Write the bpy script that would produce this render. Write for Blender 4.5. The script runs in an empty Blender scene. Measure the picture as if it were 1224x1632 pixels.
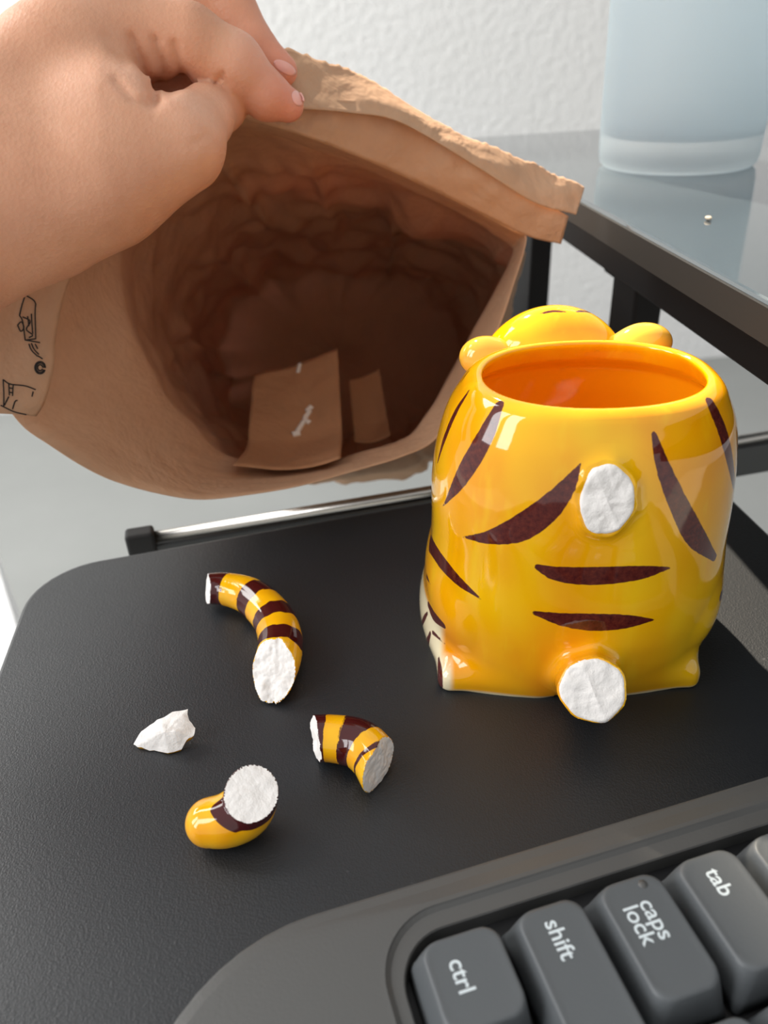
import bpy, math, random
import numpy as np
from mathutils import Vector, Matrix
from mathutils.bvhtree import BVHTree

random.seed(4)
RNG = np.random.RandomState(4)
SC = bpy.context.scene
COL = SC.collection
MM = 0.001

# ------------------------------------------------------------------ camera
F_PX, PITCH, ROLL, CAM_H = 1250.0, math.radians(32.0), math.radians(-3.0), 176.0   # mm above the tray top
FWD = np.array([0, math.cos(PITCH), -math.sin(PITCH)])
_R0 = np.array([1.0, 0, 0]); _U0 = np.cross(_R0, FWD)
RGT = math.cos(ROLL) * _R0 + math.sin(ROLL) * _U0
UPV = np.cross(RGT, FWD)
EYE = np.array([0, 0, CAM_H])
cd = bpy.data.cameras.new('camera'); cam = bpy.data.objects.new('camera', cd); COL.objects.link(cam)
cd.sensor_fit = 'VERTICAL'; cd.sensor_height = 36.0; cd.lens = F_PX / 1632 * 36
cd.clip_start = 0.01; cd.clip_end = 50
m = Matrix.Identity(4)
for i in range(3):
    m[i][0] = RGT[i]; m[i][1] = UPV[i]; m[i][2] = -FWD[i]; m[i][3] = EYE[i] * MM
cam.matrix_world = m
cd.dof.use_dof = True; cd.dof.focus_distance = 0.225; cd.dof.aperture_fstop = 13.0
SC.camera = cam
# ------------------------------------------------------------------ world, sun, window light, exposure
W = bpy.data.worlds.new('world'); SC.world = W; W.use_nodes = True
W.node_tree.nodes['Background'].inputs[0].default_value = (0.99, 0.99, 0.98, 1)
W.node_tree.nodes['Background'].inputs[1].default_value = 0.68
sl = bpy.data.lights.new('sun', 'SUN'); sun = bpy.data.objects.new('sun', sl); COL.objects.link(sun)
sl.energy = 12.0; sl.angle = math.radians(1.0); sl.color = (1.0, 0.86, 0.68)
SUN_DIR = Vector((0.26, -0.62, -0.75)).normalized()
sun.rotation_euler = SUN_DIR.to_track_quat('-Z', 'Y').to_euler()
def window_light(name, loc, target, sx, sy, power, color):
    l = bpy.data.lights.new(name, 'AREA'); o = bpy.data.objects.new(name, l); COL.objects.link(o)
    l.shape = 'RECTANGLE'; l.size = sx; l.size_y = sy; l.energy = power; l.color = color
    o.location = loc; o.rotation_euler = (Vector(target) - Vector(loc)).to_track_quat('-Z', 'Y').to_euler()
    return o
window_light('window_daylight', (-1.38, -0.62, 0.85), (0.0, 0.2, 0.05), 0.42, 1.1, 11, (0.98, 0.985, 1.0))
window_light('window_daylight', (-1.62, -0.12, 0.85), (0.0, 0.2, 0.05), 0.42, 1.1, 11, (0.98, 0.985, 1.0))
window_light('window_daylight_left', (-1.3, 1.0, 1.0), (0.2, 1.2, 0.0), 0.8, 1.0, 24, (1.0, 0.98, 0.94))
vs = SC.view_settings
SC.display_settings.display_device = 'sRGB'
vs.view_transform = 'Standard'; vs.look = 'None'; vs.gamma = 1.0; vs.use_curve_mapping = False; vs.exposure = 0.0
SC.cycles.use_denoising = True
SC.cycles.max_bounces = 10; SC.cycles.transmission_bounces = 8; SC.cycles.sample_clamp_indirect = 6
SC.cycles.caustics_refractive = False; SC.cycles.caustics_reflective = False

# ------------------------------------------------------------------ helpers
def at(px, py, z=0.0):
    """point (mm) at height z that the photograph shows at px, py"""
    d = FWD + RGT * (px - 612) / F_PX - UPV * (py - 816) / F_PX
    return EYE + d * ((z - CAM_H) / d[2])
def un(px, py, Z):
    """point (mm) at depth Z along the camera axis"""
    return EYE + Z * (FWD + RGT * (px - 612) / F_PX - UPV * (py - 816) / F_PX)
def link(name, me, mat=None, parent=None):
    o = bpy.data.objects.new(name, me); COL.objects.link(o)
    if mat is not None and not me.materials: me.materials.append(mat)
    if parent is not None: o.parent = parent
    return o
def tag(o, label=None, cat=None, group=None, kind=None):
    if label: o['label'] = label
    if cat: o['category'] = cat
    if group: o['group'] = group
    if kind: o['kind'] = kind
    return o
def empty(name, loc_mm=(0, 0, 0), rz=0.0):
    o = bpy.data.objects.new(name, None); COL.objects.link(o); o.empty_display_size = 0.01
    o.location = [c * MM for c in loc_mm]; o.rotation_euler = (0, 0, rz)
    return o
def mesh(name, V, F, mat=None, parent=None, smooth=True, world=False, attrs=None):
    """V in mm. world: V is in world space while the parent sits elsewhere"""
    V = np.asarray(V, dtype=float) * MM
    if world and parent is not None:
        mi = np.array((Matrix.Translation(parent.location) @ parent.rotation_euler.to_matrix().to_4x4()).inverted())
        V = V @ mi[:3, :3].T + mi[:3, 3]
    me = bpy.data.meshes.new(name)
    me.from_pydata(V.tolist(), [], [list(map(int, f)) for f in F]); me.update()
    if smooth: me.polygons.foreach_set('use_smooth', [True] * len(me.polygons))
    for k, a in (attrs or {}).items():
        at_ = me.attributes.new(k, 'FLOAT', 'POINT'); at_.data.foreach_set('value', np.asarray(a, dtype=np.float32))
    return link(name, me, mat, parent)
def solid(o, t, off=0.0):
    md = o.modifiers.new('thickness', 'SOLIDIFY'); md.thickness = t * MM; md.offset = off; return o
def bevel(o, w, seg=3, ang=35):
    md = o.modifiers.new('bevel', 'BEVEL'); md.width = w * MM; md.segments = seg; md.limit_method = 'ANGLE'; md.angle_limit = math.radians(ang)
    return o
def grid_faces(nu, nv, close_u=False):
    F = []
    for j in range(nv - 1):
        for i in range(nu if close_u else nu - 1):
            a = j * nu + i; b = j * nu + (i + 1) % nu
            F.append((a, b, b + nu, a + nu))
    return F
def box_geo(x0, x1, y0, y1, z0, z1):
    V = [(x, y, z) for z in (z0, z1) for y in (y0, y1) for x in (x0, x1)]
    return V, [(0, 2, 3, 1), (4, 5, 7, 6), (0, 1, 5, 4), (2, 6, 7, 3), (0, 4, 6, 2), (1, 3, 7, 5)]
def oriented_box(A, B, width, z0, z1, side=0.5):
    """a straight bar from A to B (xy), `side` = share of the width on its left"""
    A = np.array(A[:2], float); B = np.array(B[:2], float); d = (B - A) / np.linalg.norm(B - A); n = np.array([-d[1], d[0]])
    P = [A + n * width * side, A - n * width * (1 - side), B - n * width * (1 - side), B + n * width * side]
    V = [(p[0], p[1], z) for z in (z0, z1) for p in P]
    return V, [(3, 2, 1, 0), (4, 5, 6, 7), (0, 1, 5, 4), (1, 2, 6, 5), (2, 3, 7, 6), (3, 0, 4, 7)]
def tube_geo(P, r, n=12, cap=True):
    P = np.asarray(P, float); r = np.broadcast_to(np.asarray(r, float), (len(P),))
    T = np.gradient(P, axis=0); T /= np.linalg.norm(T, axis=1)[:, None]
    up = np.array([0, 0, 1.0]) if abs(T[0][2]) < 0.9 else np.array([1.0, 0, 0])
    V = []
    for p, t, rr in zip(P, T, r):
        a = np.cross(up, t); a /= np.linalg.norm(a); b = np.cross(t, a)
        for k in range(n):
            w = 2 * math.pi * k / n; V.append(p + rr * (math.cos(w) * a + math.sin(w) * b))
    F = grid_faces(n, len(P), True)
    if cap: F += [tuple(range(n))[::-1], tuple(range((len(P) - 1) * n, len(P) * n))]
    return V, F
def catmull(P, n):
    P = np.asarray(P, float); Q = np.vstack([2 * P[0] - P[1], P, 2 * P[-1] - P[-2]]); out = []
    L = np.r_[0, np.cumsum(np.linalg.norm(np.diff(P[:, :2], axis=0), axis=1) + 1e-6)]
    for s in np.linspace(0, L[-1], n):
        i = min(max(int(np.searchsorted(L, s, 'right') - 1), 0), len(P) - 2); t = (s - L[i]) / (L[i + 1] - L[i])
        p0, p1, p2, p3 = Q[i], Q[i + 1], Q[i + 2], Q[i + 3]
        out.append(0.5 * (2 * p1 + (p2 - p0) * t + (2 * p0 - 5 * p1 + 4 * p2 - p3) * t * t + (3 * p1 - p0 - 3 * p2 + p3) * t ** 3))
    return np.array(out)
def vnoise(P, seed=0):
    """smooth value noise in -1..1 for points (N,3)"""
    P = np.asarray(P, float) + seed * 17.31; i = np.floor(P).astype(np.int64); f = P - i; f = f * f * (3 - 2 * f); r = 0
    for dx in (0, 1):
        for dy in (0, 1):
            for dz in (0, 1):
                h = (i[:, 0] + dx) * 374761393 + (i[:, 1] + dy) * 668265263 + (i[:, 2] + dz) * 2147483647 + seed * 974711
                h = (h ^ (h >> 13)) * 1274126177; h = (h ^ (h >> 16)) & 0xffff
                w = (f[:, 0] if dx else 1 - f[:, 0]) * (f[:, 1] if dy else 1 - f[:, 1]) * (f[:, 2] if dz else 1 - f[:, 2])
                r = r + w * (h / 32767.5 - 1)
    return r

# ---- signed distance modelling
def smin(a, b, k):
    h = np.clip(0.5 + 0.5 * (b - a) / k, 0, 1); return b + (a - b) * h - k * h * (1 - h)
def smax(a, b, k): return -smin(-a, -b, k)
def cone(p, a, b, ra, rb):
    a = np.asarray(a, float); b = np.asarray(b, float); ab = b - a
    t = np.clip(((p - a) @ ab) / (ab @ ab), 0, 1)
    return np.linalg.norm(p - a - t[:, None] * ab, axis=1) - (ra + (rb - ra) * t)
def ellip(p, c, r):
    q = (p - np.asarray(c, float)) / np.asarray(r, float); n = np.linalg.norm(q, axis=1); g = np.linalg.norm(q / np.asarray(r, float), axis=1)
    return n * (n - 1) / np.maximum(g, 1e-6)
def sdf_geo(f, lo, hi, h, newton=3):
    lo = np.asarray(lo, float); hi = np.asarray(hi, float); n = np.ceil((hi - lo) / h).astype(int) + 1
    ax = [lo[i] + h * np.arange(n[i]) for i in range(3)]
    D = np.empty(n, np.float32)
    yy, zz = np.meshgrid(ax[1], ax[2], indexing='ij')
    st = max(1, 400000 // yy.size)
    for i in range(0, n[0], st):
        xs = ax[0][i:i + st]
        P = np.stack([np.repeat(xs, yy.size), np.tile(yy.ravel(), len(xs)), np.tile(zz.ravel(), len(xs))], 1)
        D[i:i + st] = f(P).reshape(len(xs), *yy.shape)
    S = D < 0
    c = [S[dx:n[0] - 1 + dx, dy:n[1] - 1 + dy, dz:n[2] - 1 + dz] for dx in (0, 1) for dy in (0, 1) for dz in (0, 1)]
    cnt = sum(x.astype(np.int8) for x in c); act = (cnt > 0) & (cnt < 8)
    idx = -np.ones(act.shape, np.int64); I = np.argwhere(act); idx[act] = np.arange(len(I))
    acc = np.zeros((len(I), 3)); num = np.zeros(len(I))
    offs = [(dx, dy, dz) for dx in (0, 1) for dy in (0, 1) for dz in (0, 1)]
    for a in offs:
        for k in range(3):
            if a[k]: continue
            b = list(a); b[k] = 1
            va = D[I[:, 0] + a[0], I[:, 1] + a[1], I[:, 2] + a[2]]; vb = D[I[:, 0] + b[0], I[:, 1] + b[1], I[:, 2] + b[2]]
            cr = (va < 0) != (vb < 0); t = np.where(cr, va / np.where(cr, va - vb, 1), 0)
            p = np.tile(np.array(a, float), (len(I), 1)); p[:, k] += t; acc[cr] += p[cr]; num[cr] += 1
    V = lo + h * (I + acc / num[:, None])
    F = []
    for k in range(3):
        u, w = (k + 1) % 3, (k + 2) % 3
        sl0 = [slice(None)] * 3; sl1 = [slice(None)] * 3; sl0[k] = slice(0, -1); sl1[k] = slice(1, None)
        E = np.argwhere(S[tuple(sl0)] != S[tuple(sl1)]); E = E[(E[:, u] > 0) & (E[:, w] > 0) & (E[:, u] < n[u] - 1) & (E[:, w] < n[w] - 1)]
        def cell(du, dw):
            q = E.copy(); q[:, u] -= du; q[:, w] -= dw; return idx[q[:, 0], q[:, 1], q[:, 2]]
        Q = np.stack([cell(1, 1), cell(0, 1), cell(0, 0), cell(1, 0)], 1)
        ins = S[E[:, 0], E[:, 1], E[:, 2]]; Q[~ins] = Q[~ins][:, ::-1]; F.append(Q)
    F = np.vstack(F)
    for _ in range(newton):
        d = f(V); e = h * 0.25
        G = np.stack([(f(V + e * np.eye(3)[k]) - f(V - e * np.eye(3)[k])) / (2 * e) for k in range(3)], 1)
        s = d / np.maximum((G ** 2).sum(1), 0.05); V = V - np.clip(s, -h, h)[:, None] * G
    return V, F
def fast_mesh(name, V, F, mat, parent, attrs=None, world=False):
    V = np.asarray(V, float) * MM
    if world and parent is not None:
        mi = np.array((Matrix.Translation(parent.location) @ parent.rotation_euler.to_matrix().to_4x4()).inverted())
        V = V @ mi[:3, :3].T + mi[:3, 3]
    me = bpy.data.meshes.new(name); F = np.asarray(F)
    me.vertices.add(len(V)); me.vertices.foreach_set('co', V.ravel().astype(np.float32))
    me.loops.add(F.size); me.loops.foreach_set('vertex_index', F.ravel().astype(np.int32))
    me.polygons.add(len(F)); me.polygons.foreach_set('loop_start', (np.arange(len(F)) * 4).astype(np.int32))
    me.polygons.foreach_set('loop_total', np.full(len(F), 4, np.int32)); me.polygons.foreach_set('use_smooth', np.ones(len(F), bool))
    me.update(calc_edges=True); me.validate()
    for k, a in (attrs or {}).items():
        t = me.attributes.new(k, 'FLOAT', 'POINT'); t.data.foreach_set('value', np.asarray(a, np.float32))
    return link(name, me, mat, parent)

# ------------------------------------------------------------------ materials
def lin(c):
    return tuple(((v / 255) / 12.92 if v / 255 <= 0.04045 else ((v / 255 + 0.055) / 1.055) ** 2.4) for v in c) + (1.0,)
class MT:
    def __init__(s, name):
        s.m = bpy.data.materials.new(name); s.m.use_nodes = True; s.t = s.m.node_tree; s.n = s.t.nodes
        s.b = s.n['Principled BSDF']; s.out = s.n['Material Output']
    def new(s, typ, **kw):
        q = s.n.new(typ)
        for k, v in kw.items(): setattr(q, k, v)
        return q
    def l(s, a, b): s.t.links.new(a, b)
    def set(s, **kw):
        for k, v in kw.items(): s.b.inputs[k.replace('_', ' ')].default_value = v
        return s
    def coord(s, scale=(1, 1, 1), src='Object'):
        tc = s.new('ShaderNodeTexCoord'); mp = s.new('ShaderNodeMapping'); mp.inputs['Scale'].default_value = scale
        s.l(tc.outputs[src], mp.inputs['Vector']); return mp.outputs[0]
    def noise(s, scale, detail=3, rough=0.55, vec=None, dist=0.0):
        q = s.new('ShaderNodeTexNoise'); q.inputs['Scale'].default_value = scale; q.inputs['Detail'].default_value = detail
        q.inputs['Roughness'].default_value = rough; q.inputs['Distortion'].default_value = dist
        s.l(vec if vec is not None else s.coord(), q.inputs['Vector']); return q.outputs['Fac']
    def ramp(s, fac, stops):
        r = s.new('ShaderNodeValToRGB'); e = r.color_ramp.elements
        while len(e) < len(stops): e.new(0.5)
        for q, (p, c) in zip(e, stops): q.position = p; q.color = c
        s.l(fac, r.inputs[0]); return r.outputs[0]
    def mix(s, fac, a, b):
        q = s.new('ShaderNodeMix', data_type='RGBA')
        for inp, v in ((q.inputs[0], fac), (q.inputs[6], a), (q.inputs[7], b)):
            if hasattr(v, 'is_output'): s.l(v, inp)
            else: inp.default_value = v
        return q.outputs[2]
    def math(s, op, a, b=0.0, clamp=False):
        q = s.new('ShaderNodeMath', operation=op, use_clamp=clamp)
        for inp, v in ((q.inputs[0], a), (q.inputs[1], b)):
            if hasattr(v, 'is_output'): s.l(v, inp)
            else: inp.default_value = v
        return q.outputs[0]
    def attr(s, name):
        q = s.new('ShaderNodeAttribute'); q.attribute_name = name; return q.outputs['Fac']
    def step(s, v, a, b):
        q = s.new('ShaderNodeMapRange', interpolation_type='SMOOTHSTEP'); q.inputs[1].default_value = a; q.inputs[2].default_value = b
        s.l(v, q.inputs[0]); return q.outputs[0]
    def bump(s, h, strength, dist, target=None):
        q = s.new('ShaderNodeBump'); q.inputs['Strength'].default_value = strength; q.inputs['Distance'].default_value = dist
        s.l(h, q.inputs['Height']); s.l(q.outputs[0], (target or s.b).inputs['Normal']); return q
    def col(s, c): s.l(c, s.b.inputs['Base Color']); return s

def flat(name, rgb, rough=0.5, metal=0.0, **kw):
    t = MT(name); t.set(Base_Color=lin(rgb), Roughness=rough, Metallic=metal, **kw); return t.m

def mat_ceramic():
    t = MT('glazed_ceramic')
    n1 = t.noise(38, 2, 0.5, t.coord((1, 1, 0.5))); n2 = t.noise(150, 3, 0.6, t.coord((1, 1, 0.25)))
    y = t.ramp(n1, [(0.30, lin((238, 150, 4))), (0.52, lin((246, 178, 8))), (0.72, lin((250, 200, 22)))])
    y = t.mix(t.math('MULTIPLY', t.step(n2, 0.55, 0.75), 0.35), y, lin((250, 205, 30)))
    br = t.noise(700, 4, 0.7, t.coord((1, 1, 1)))
    brown = t.ramp(br, [(0.3, lin((66, 20, 22))), (0.6, lin((96, 38, 30))), (0.8, lin((122, 56, 32)))])
    cream = lin((242, 228, 190))
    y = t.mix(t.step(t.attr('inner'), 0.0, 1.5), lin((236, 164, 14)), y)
    c = t.mix(t.step(t.attr('cream'), -1.2, 1.2), cream, y)
    c = t.mix(t.step(t.attr('stroke'), -0.16, 0.14), brown, c)
    t.col(c); t.set(Roughness=0.07, IOR=1.5, Coat_Weight=0.5, Coat_Roughness=0.03, Subsurface_Weight=0.0)
    t.bump(t.noise(45, 2, 0.5), 0.10, 0.002)
    return t.m
def mat_fragment():
    t = MT('painted_tail_ceramic')
    n1 = t.noise(70, 2)
    y = t.ramp(n1, [(0.35, lin((244, 165, 6))), (0.65, lin((252, 196, 16)))])
    c = t.mix(t.step(t.attr('stroke'), -0.10, 0.10), lin((70, 18, 20)), y)
    t.col(c); t.set(Roughness=0.08, IOR=1.5, Coat_Weight=0.4, Coat_Roughness=0.03)
    return t.m
def mat_bisque():
    t = MT('broken_bisque')
    t.set(Base_Color=lin((244, 240, 236)), Roughness=0.9)
    a = t.noise(260, 5, 0.65); b = t.noise(900, 3, 0.6)
    t.bump(t.math('ADD', a, t.math('MULTIPLY', b, 0.3)), 0.45, 0.0012); return t.m
def mat_kraft(name='kraft_paper', tint=(222, 180, 146), trans=0.19):
    t = MT(name)
    n = t.noise(14, 4, 0.6); fib = t.noise(240, 4, 0.7, t.coord((1, 0.12, 1)))
    lo = tuple(int(v * 0.90) for v in tint)
    c = t.mix(t.math('MULTIPLY', fib, 0.5), t.ramp(n, [(0.3, lin(lo)), (0.7, lin(tint))]), lin(tuple(int(v * 0.84) for v in tint)))
    t.col(c); t.set(Roughness=0.75, Specular_IOR_Level=0.25)
    tr = t.new('ShaderNodeBsdfTranslucent'); t.l(t.mix(1.0, lin((176, 122, 106)), lin((176, 122, 106))), tr.inputs['Color'])
    mx = t.new('ShaderNodeMixShader'); mx.inputs[0].default_value = trans
    t.l(t.b.outputs[0], mx.inputs[1]); t.l(tr.outputs[0], mx.inputs[2]); t.l(mx.outputs[0], t.out.inputs['Surface'])
    w = t.noise(22, 5, 0.62, None, 0.3)
    t.bump(t.math('ADD', w, t.math('MULTIPLY', fib, 0.012)), 0.75, 0.006); return t.m
def mat_skin():
    t = MT('skin')
    n = t.noise(30, 4, 0.6); f = t.noise(420, 3, 0.6)
    c = t.ramp(n, [(0.25, lin((204, 146, 114))), (0.5, lin((218, 162, 130))), (0.75, lin((228, 176, 148)))])
    c = t.mix(t.step(t.attr('rosy'), 0.0, 1.0), c, lin((226, 132, 116)))
    t.col(c); t.set(Roughness=0.48, Subsurface_Weight=0.25, Subsurface_Scale=0.004, Specular_IOR_Level=0.4)
    t.b.inputs['Subsurface Radius'].default_value = (1.0, 0.35, 0.2)
    v = t.new('ShaderNodeTexVoronoi'); v.inputs['Scale'].default_value = 900; t.l(t.coord((1, 0.55, 1)), v.inputs['Vector'])
    t.bump(t.math('ADD', t.math('MULTIPLY', v.outputs['Distance'], 0.5), f), 0.22, 0.0008); return t.m
def mat_leather():
    t = MT('black_leatherette')
    v = t.new('ShaderNodeTexVoronoi'); v.inputs['Scale'].default_value = 2000; t.l(t.coord((1, 1, 1)), v.inputs['Vector'])
    n = t.noise(1100, 4, 0.6)
    sp = t.noise(260, 2, 0.5)
    t.col(t.mix(t.step(sp, 0.76, 0.82), lin((26, 30, 35)), lin((60, 62, 66))))
    t.set(Roughness=0.46, Specular_IOR_Level=0.65)
    t.bump(t.math('ADD', t.math('MULTIPLY', v.outputs['Distance'], 0.8), n), 0.25, 0.0003); return t.m
def mat_wall():
    t = MT('textured_white_paint')
    n = t.noise(60, 4, 0.6)
    t.col(t.ramp(t.noise(1.2, 2), [(0.3, lin((226, 226, 224))), (0.7, lin((236, 236, 236)))])); t.set(Roughness=0.85)
    t.bump(n, 0.5, 0.012); return t.m
def mat_floor():
    t = MT('pale_grey_floor')
    t.col(t.ramp(t.noise(2.0, 4), [(0.3, lin((150, 152, 150))), (0.7, lin((160, 162, 160)))])); t.set(Roughness=0.6); return t.m
def mat_plastic(name, rgb, rough=0.42):
    t = MT(name); t.set(Base_Color=lin(rgb), Roughness=rough)
    t.bump(t.noise(1400, 2, 0.5), 0.12, 0.0004); return t.m
def mat_frosted():
    t = MT('frosted_blue_glass')
    t.set(Base_Color=(0.72, 0.88, 0.97, 1), Roughness=0.42, IOR=1.3, Transmission_Weight=0.75, Specular_IOR_Level=0.6)
    lw = t.new('ShaderNodeLayerWeight'); lw.inputs[0].default_value = 0.35
    c = t.ramp(lw.outputs['Facing'], [(0.0, (0.86, 0.90, 0.96, 1)), (0.6, (0.80, 0.90, 0.98, 1)), (0.95, (0.60, 0.83, 0.99, 1))])
    t.col(c)
    tr = t.new('ShaderNodeBsdfTranslucent'); tr.inputs['Color'].default_value = (0.88, 0.945, 0.985, 1)
    mx = t.new('ShaderNodeMixShader'); mx.inputs[0].default_value = 0.68
    t.l(t.b.outputs[0], mx.inputs[1]); t.l(tr.outputs[0], mx.inputs[2]); t.l(mx.outputs[0], t.out.inputs['Surface'])
    return t.m
M = dict(
    ceramic=mat_ceramic(), frag=mat_fragment(), bisque=mat_bisque(), kraft=mat_kraft(), skin=mat_skin(), leather=mat_leather(),
    wall=mat_wall(), floor=mat_floor(), kbd=mat_plastic('dark_grey_plastic', (84, 84, 83), 0.42), key=mat_plastic('keycap_plastic', (86, 90, 93), 0.45),
    well=flat('key_well_plastic', (22, 22, 24), 0.55), legend=flat('legend_white', (214, 224, 228), 0.5),
    black=flat('black_powder_coat', (15, 16, 19), 0.6, Specular_IOR_Level=0.25), edge=flat('dark_edge', (34, 34, 34), 0.6, Specular_IOR_Level=0.25), chrome=flat('chrome', (196, 192, 186), 0.26, 1.0),
    rubber=flat('black_rubber', (28, 29, 30), 0.7), rail=flat('grey_rail', (64, 67, 69), 0.45, 0.3), frosted=mat_frosted(),
    ink=flat('black_print', (40, 34, 32), 0.8), nail=flat('fingernail', (238, 178, 166), 0.28), white=flat('white_enamel', (244, 245, 246), 0.6),
    mark=flat('white_print', (226, 220, 214), 0.6), crumb=flat('pale_crumb', (196, 182, 162), 0.9))
def mat_top():
    t = MT('dark_glass_top'); t.set(Base_Color=lin((58, 66, 72)), Roughness=0.10, IOR=1.52, Coat_Weight=0.6, Coat_Roughness=0.02)
    t.l(t.ramp(t.noise(9, 4), [(0.4, (0.06, 0.06, 0.06, 1)), (0.75, (0.17, 0.17, 0.17, 1))]), t.b.inputs['Roughness']); return t.m
M['top'] = mat_top()

# ------------------------------------------------------------------ setting
FLOOR_Z = -620.0
WALL_Y, WALL_ANG = 1900.0, math.radians(4)
o = mesh('floor', [(-2600, -1600, FLOOR_Z), (2600, -1600, FLOOR_Z), (2600, 2600, FLOOR_Z), (-2600, 2600, FLOOR_Z)], [(0, 1, 2, 3)], M['floor'], smooth=False)
tag(o, kind='structure')
def slab(x0, x1, z0, z1, th=80):
    c, s = math.cos(WALL_ANG), math.sin(WALL_ANG); out = []
    V, F = box_geo(x0, x1, 0, th, z0, z1)
    return [(x * c - y * s, WALL_Y + x * s + y * c, z) for x, y, z in V], F
def join(parts):
    V, F = [], []
    for v, f in parts:
        b = len(V); V += [tuple(p) for p in v]; F += [tuple(i + b for i in q) for q in f]
    return V, F
WX0, WX1, WZ0, WZ1 = -680, -150, 1780, 2300  # unseen wall opening, added and sized to crop the sun beam on the board
V, F = join([slab(-2600, 2600, FLOOR_Z - 20, WZ0), slab(-2600, WX0, WZ0, WZ1), slab(WX1, 2600, WZ0, WZ1), slab(-2600, 2600, WZ1, 2500)])
tag(mesh('wall_back', V, F, M['wall'], smooth=False), kind='structure')

# ------------------------------------------------------------------ keyboard tray
def rounded_poly(c, r, n=10):
    """rounded convex polygon, counter-clockwise corners"""
    c = [np.array(p, float) for p in c]; out = []
    for i, p in enumerate(c):
        a = (c[i - 1] - p); b = (c[(i + 1) % len(c)] - p); a /= np.linalg.norm(a); b /= np.linalg.norm(b)
        ri = r[i] if hasattr(r, '__len__') else r
        ang = math.acos(np.clip(a @ b, -1, 1)); d = ri / math.tan(ang / 2); bis = (a + b) / np.linalg.norm(a + b); ctr = p + bis * ri / math.sin(ang / 2)
        s = p + a * d - ctr; e = p + b * d - ctr; a0 = math.atan2(s[1], s[0]); da = (math.atan2(e[1], e[0]) - a0 + math.pi) % (2 * math.pi) - math.pi
        out += [ctr + ri * np.array([math.cos(a0 + da * k / n), math.sin(a0 + da * k / n)]) for k in range(n + 1)]
    return np.array(out)
def rings(loops, cap0=True, cap1=True):
    n = len(loops[0]); V = np.vstack(loops); F = grid_faces(n, len(loops), True)
    if cap0: F.append(tuple(range(n))[::-1])
    if cap1: F.append(tuple(range((len(loops) - 1) * n, len(loops) * n)))
    return V, F
def at_z(L, z): return np.c_[L, np.full(len(L), z)]
def inset(L, d):
    P = np.roll(L, 1, 0); N = np.roll(L, -1, 0); t = N - P; t /= np.linalg.norm(t, axis=1)[:, None]
    return L + d * np.c_[-t[:, 1], t[:, 0]]
tray = tag(empty('keyboard_tray', (0, 150, -12)), 'black leather-grained board with rounded corners under the mug and keyboard', 'tray')
fa, fb = at(150, 893), at(680, 800); fd = (fb - fa)[:2] / np.linalg.norm((fb - fa)[:2])
la, lb = at(0, 1060), at(45, 940); ld = (la - lb)[:2] / np.linalg.norm((la - lb)[:2])
def isect(p, d, q, e):
    A = np.array([[d[0], -e[0]], [d[1], -e[1]]]); t = np.linalg.solve(A, (np.array(q) - np.array(p))[:2]); return np.array(p)[:2] + d * t[0]
TL = isect(fa, fd, la, ld); TR = TL + fd * 286; BL = TL + ld * 330; BR = TR + ld * 330
TO = rounded_poly([BL, BR, TR, TL], [22, 22, 20, 27])
V, F = rings([at_z(inset(TO, 1.5), -12), at_z(TO, -10.5), at_z(TO, -1.4), at_z(inset(TO, 0.5), -0.4), at_z(inset(TO, 1.5), 0)])
bd = mesh('board', V, F, M['leather'], tray, world=True, smooth=False)
# rail behind the board
ra, rb = at(232, 858, -7), at(1224, 694, -7); rdir = (rb - ra) / np.linalg.norm(rb - ra); rb = ra + rdir * 420
nrm = np.array([-rdir[1], rdir[0], 0])
V, F = tube_geo([ra, rb], 2.6, 14); mesh('chrome_rod', V, F, M['chrome'], tray, world=True)
V, F = oriented_box(ra + nrm * 2, rb + nrm * 2, 9, -27, -10.2); bevel(mesh('rail', V, F, M['rail'], tray, world=True, smooth=False), 0.8)
V, F = oriented_box(ra - rdir * 8, ra + rdir * 4, 8, -16, -2.6); bevel(mesh('end_cap', V, F, M['rubber'], tray, world=True, smooth=False), 1.5)
V, F = tube_geo([(20, 200, FLOOR_Z + 14), (20, 200, -13)], 22, 24); mesh('column', V, F, M['black'], tray, world=True)
V, F = tube_geo([(20, 200, FLOOR_Z + 1), (20, 200, FLOOR_Z + 14)], 150, 40); bevel(mesh('foot_plate', V, F, M['black'], tray, world=True, smooth=False), 2)

# ------------------------------------------------------------------ glass-topped desk
desk = tag(empty('desk', (300, 380, FLOOR_Z)), 'dark glass-topped desk with a black metal frame behind the mug', 'desk')
DZ = 105.0
d0, d1 = at(1224, 480, DZ), at(930, 320, DZ); dd = (d1 - d0)[:2] / np.linalg.norm((d1 - d0)[:2]); dn = np.array([dd[1], -dd[0]])
DA = d0[:2] - dd * 160; DB = d0[:2] + dd * 385; DC = DB + dn * 900; DD = DA + dn * 900
L = rounded_poly([DA, DD, DC, DB], 8)
V, F = rings([at_z(L, DZ - 8), at_z(L, DZ - 1.0), at_z(inset(L, 0.6), DZ - .25), at_z(inset(L, 1.6), DZ)])
mesh('glass_top', V, F, M['top'], desk, world=True, smooth=False)
V, F = rings([at_z(inset(L, -.6), DZ - 11), at_z(inset(L, -0.6), DZ - 1.2)], False, False)
solid(mesh('edge_band', V, F, M['edge'], desk, world=True, smooth=False), 1.2)
A = DA + dn * 14; B = DB + dn * 14
V, F = oriented_box(A, B, 20, DZ - 32, DZ - 8.5, 0.0); bevel(mesh('side_beam', V, F, M['black'], desk, world=True, smooth=False), 1)
def along(y): return DA + dd * ((y - DA[1]) / dd[1]) + dn * 26
for y0, y1 in ((356, 384), (520, 590)):
    V, F = oriented_box(along(y0), along(y1), 14, FLOOR_Z, DZ - 31.5, 0.0); bevel(mesh('leg', V, F, M['black'], desk, world=True, smooth=False), 1.5)
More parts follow.
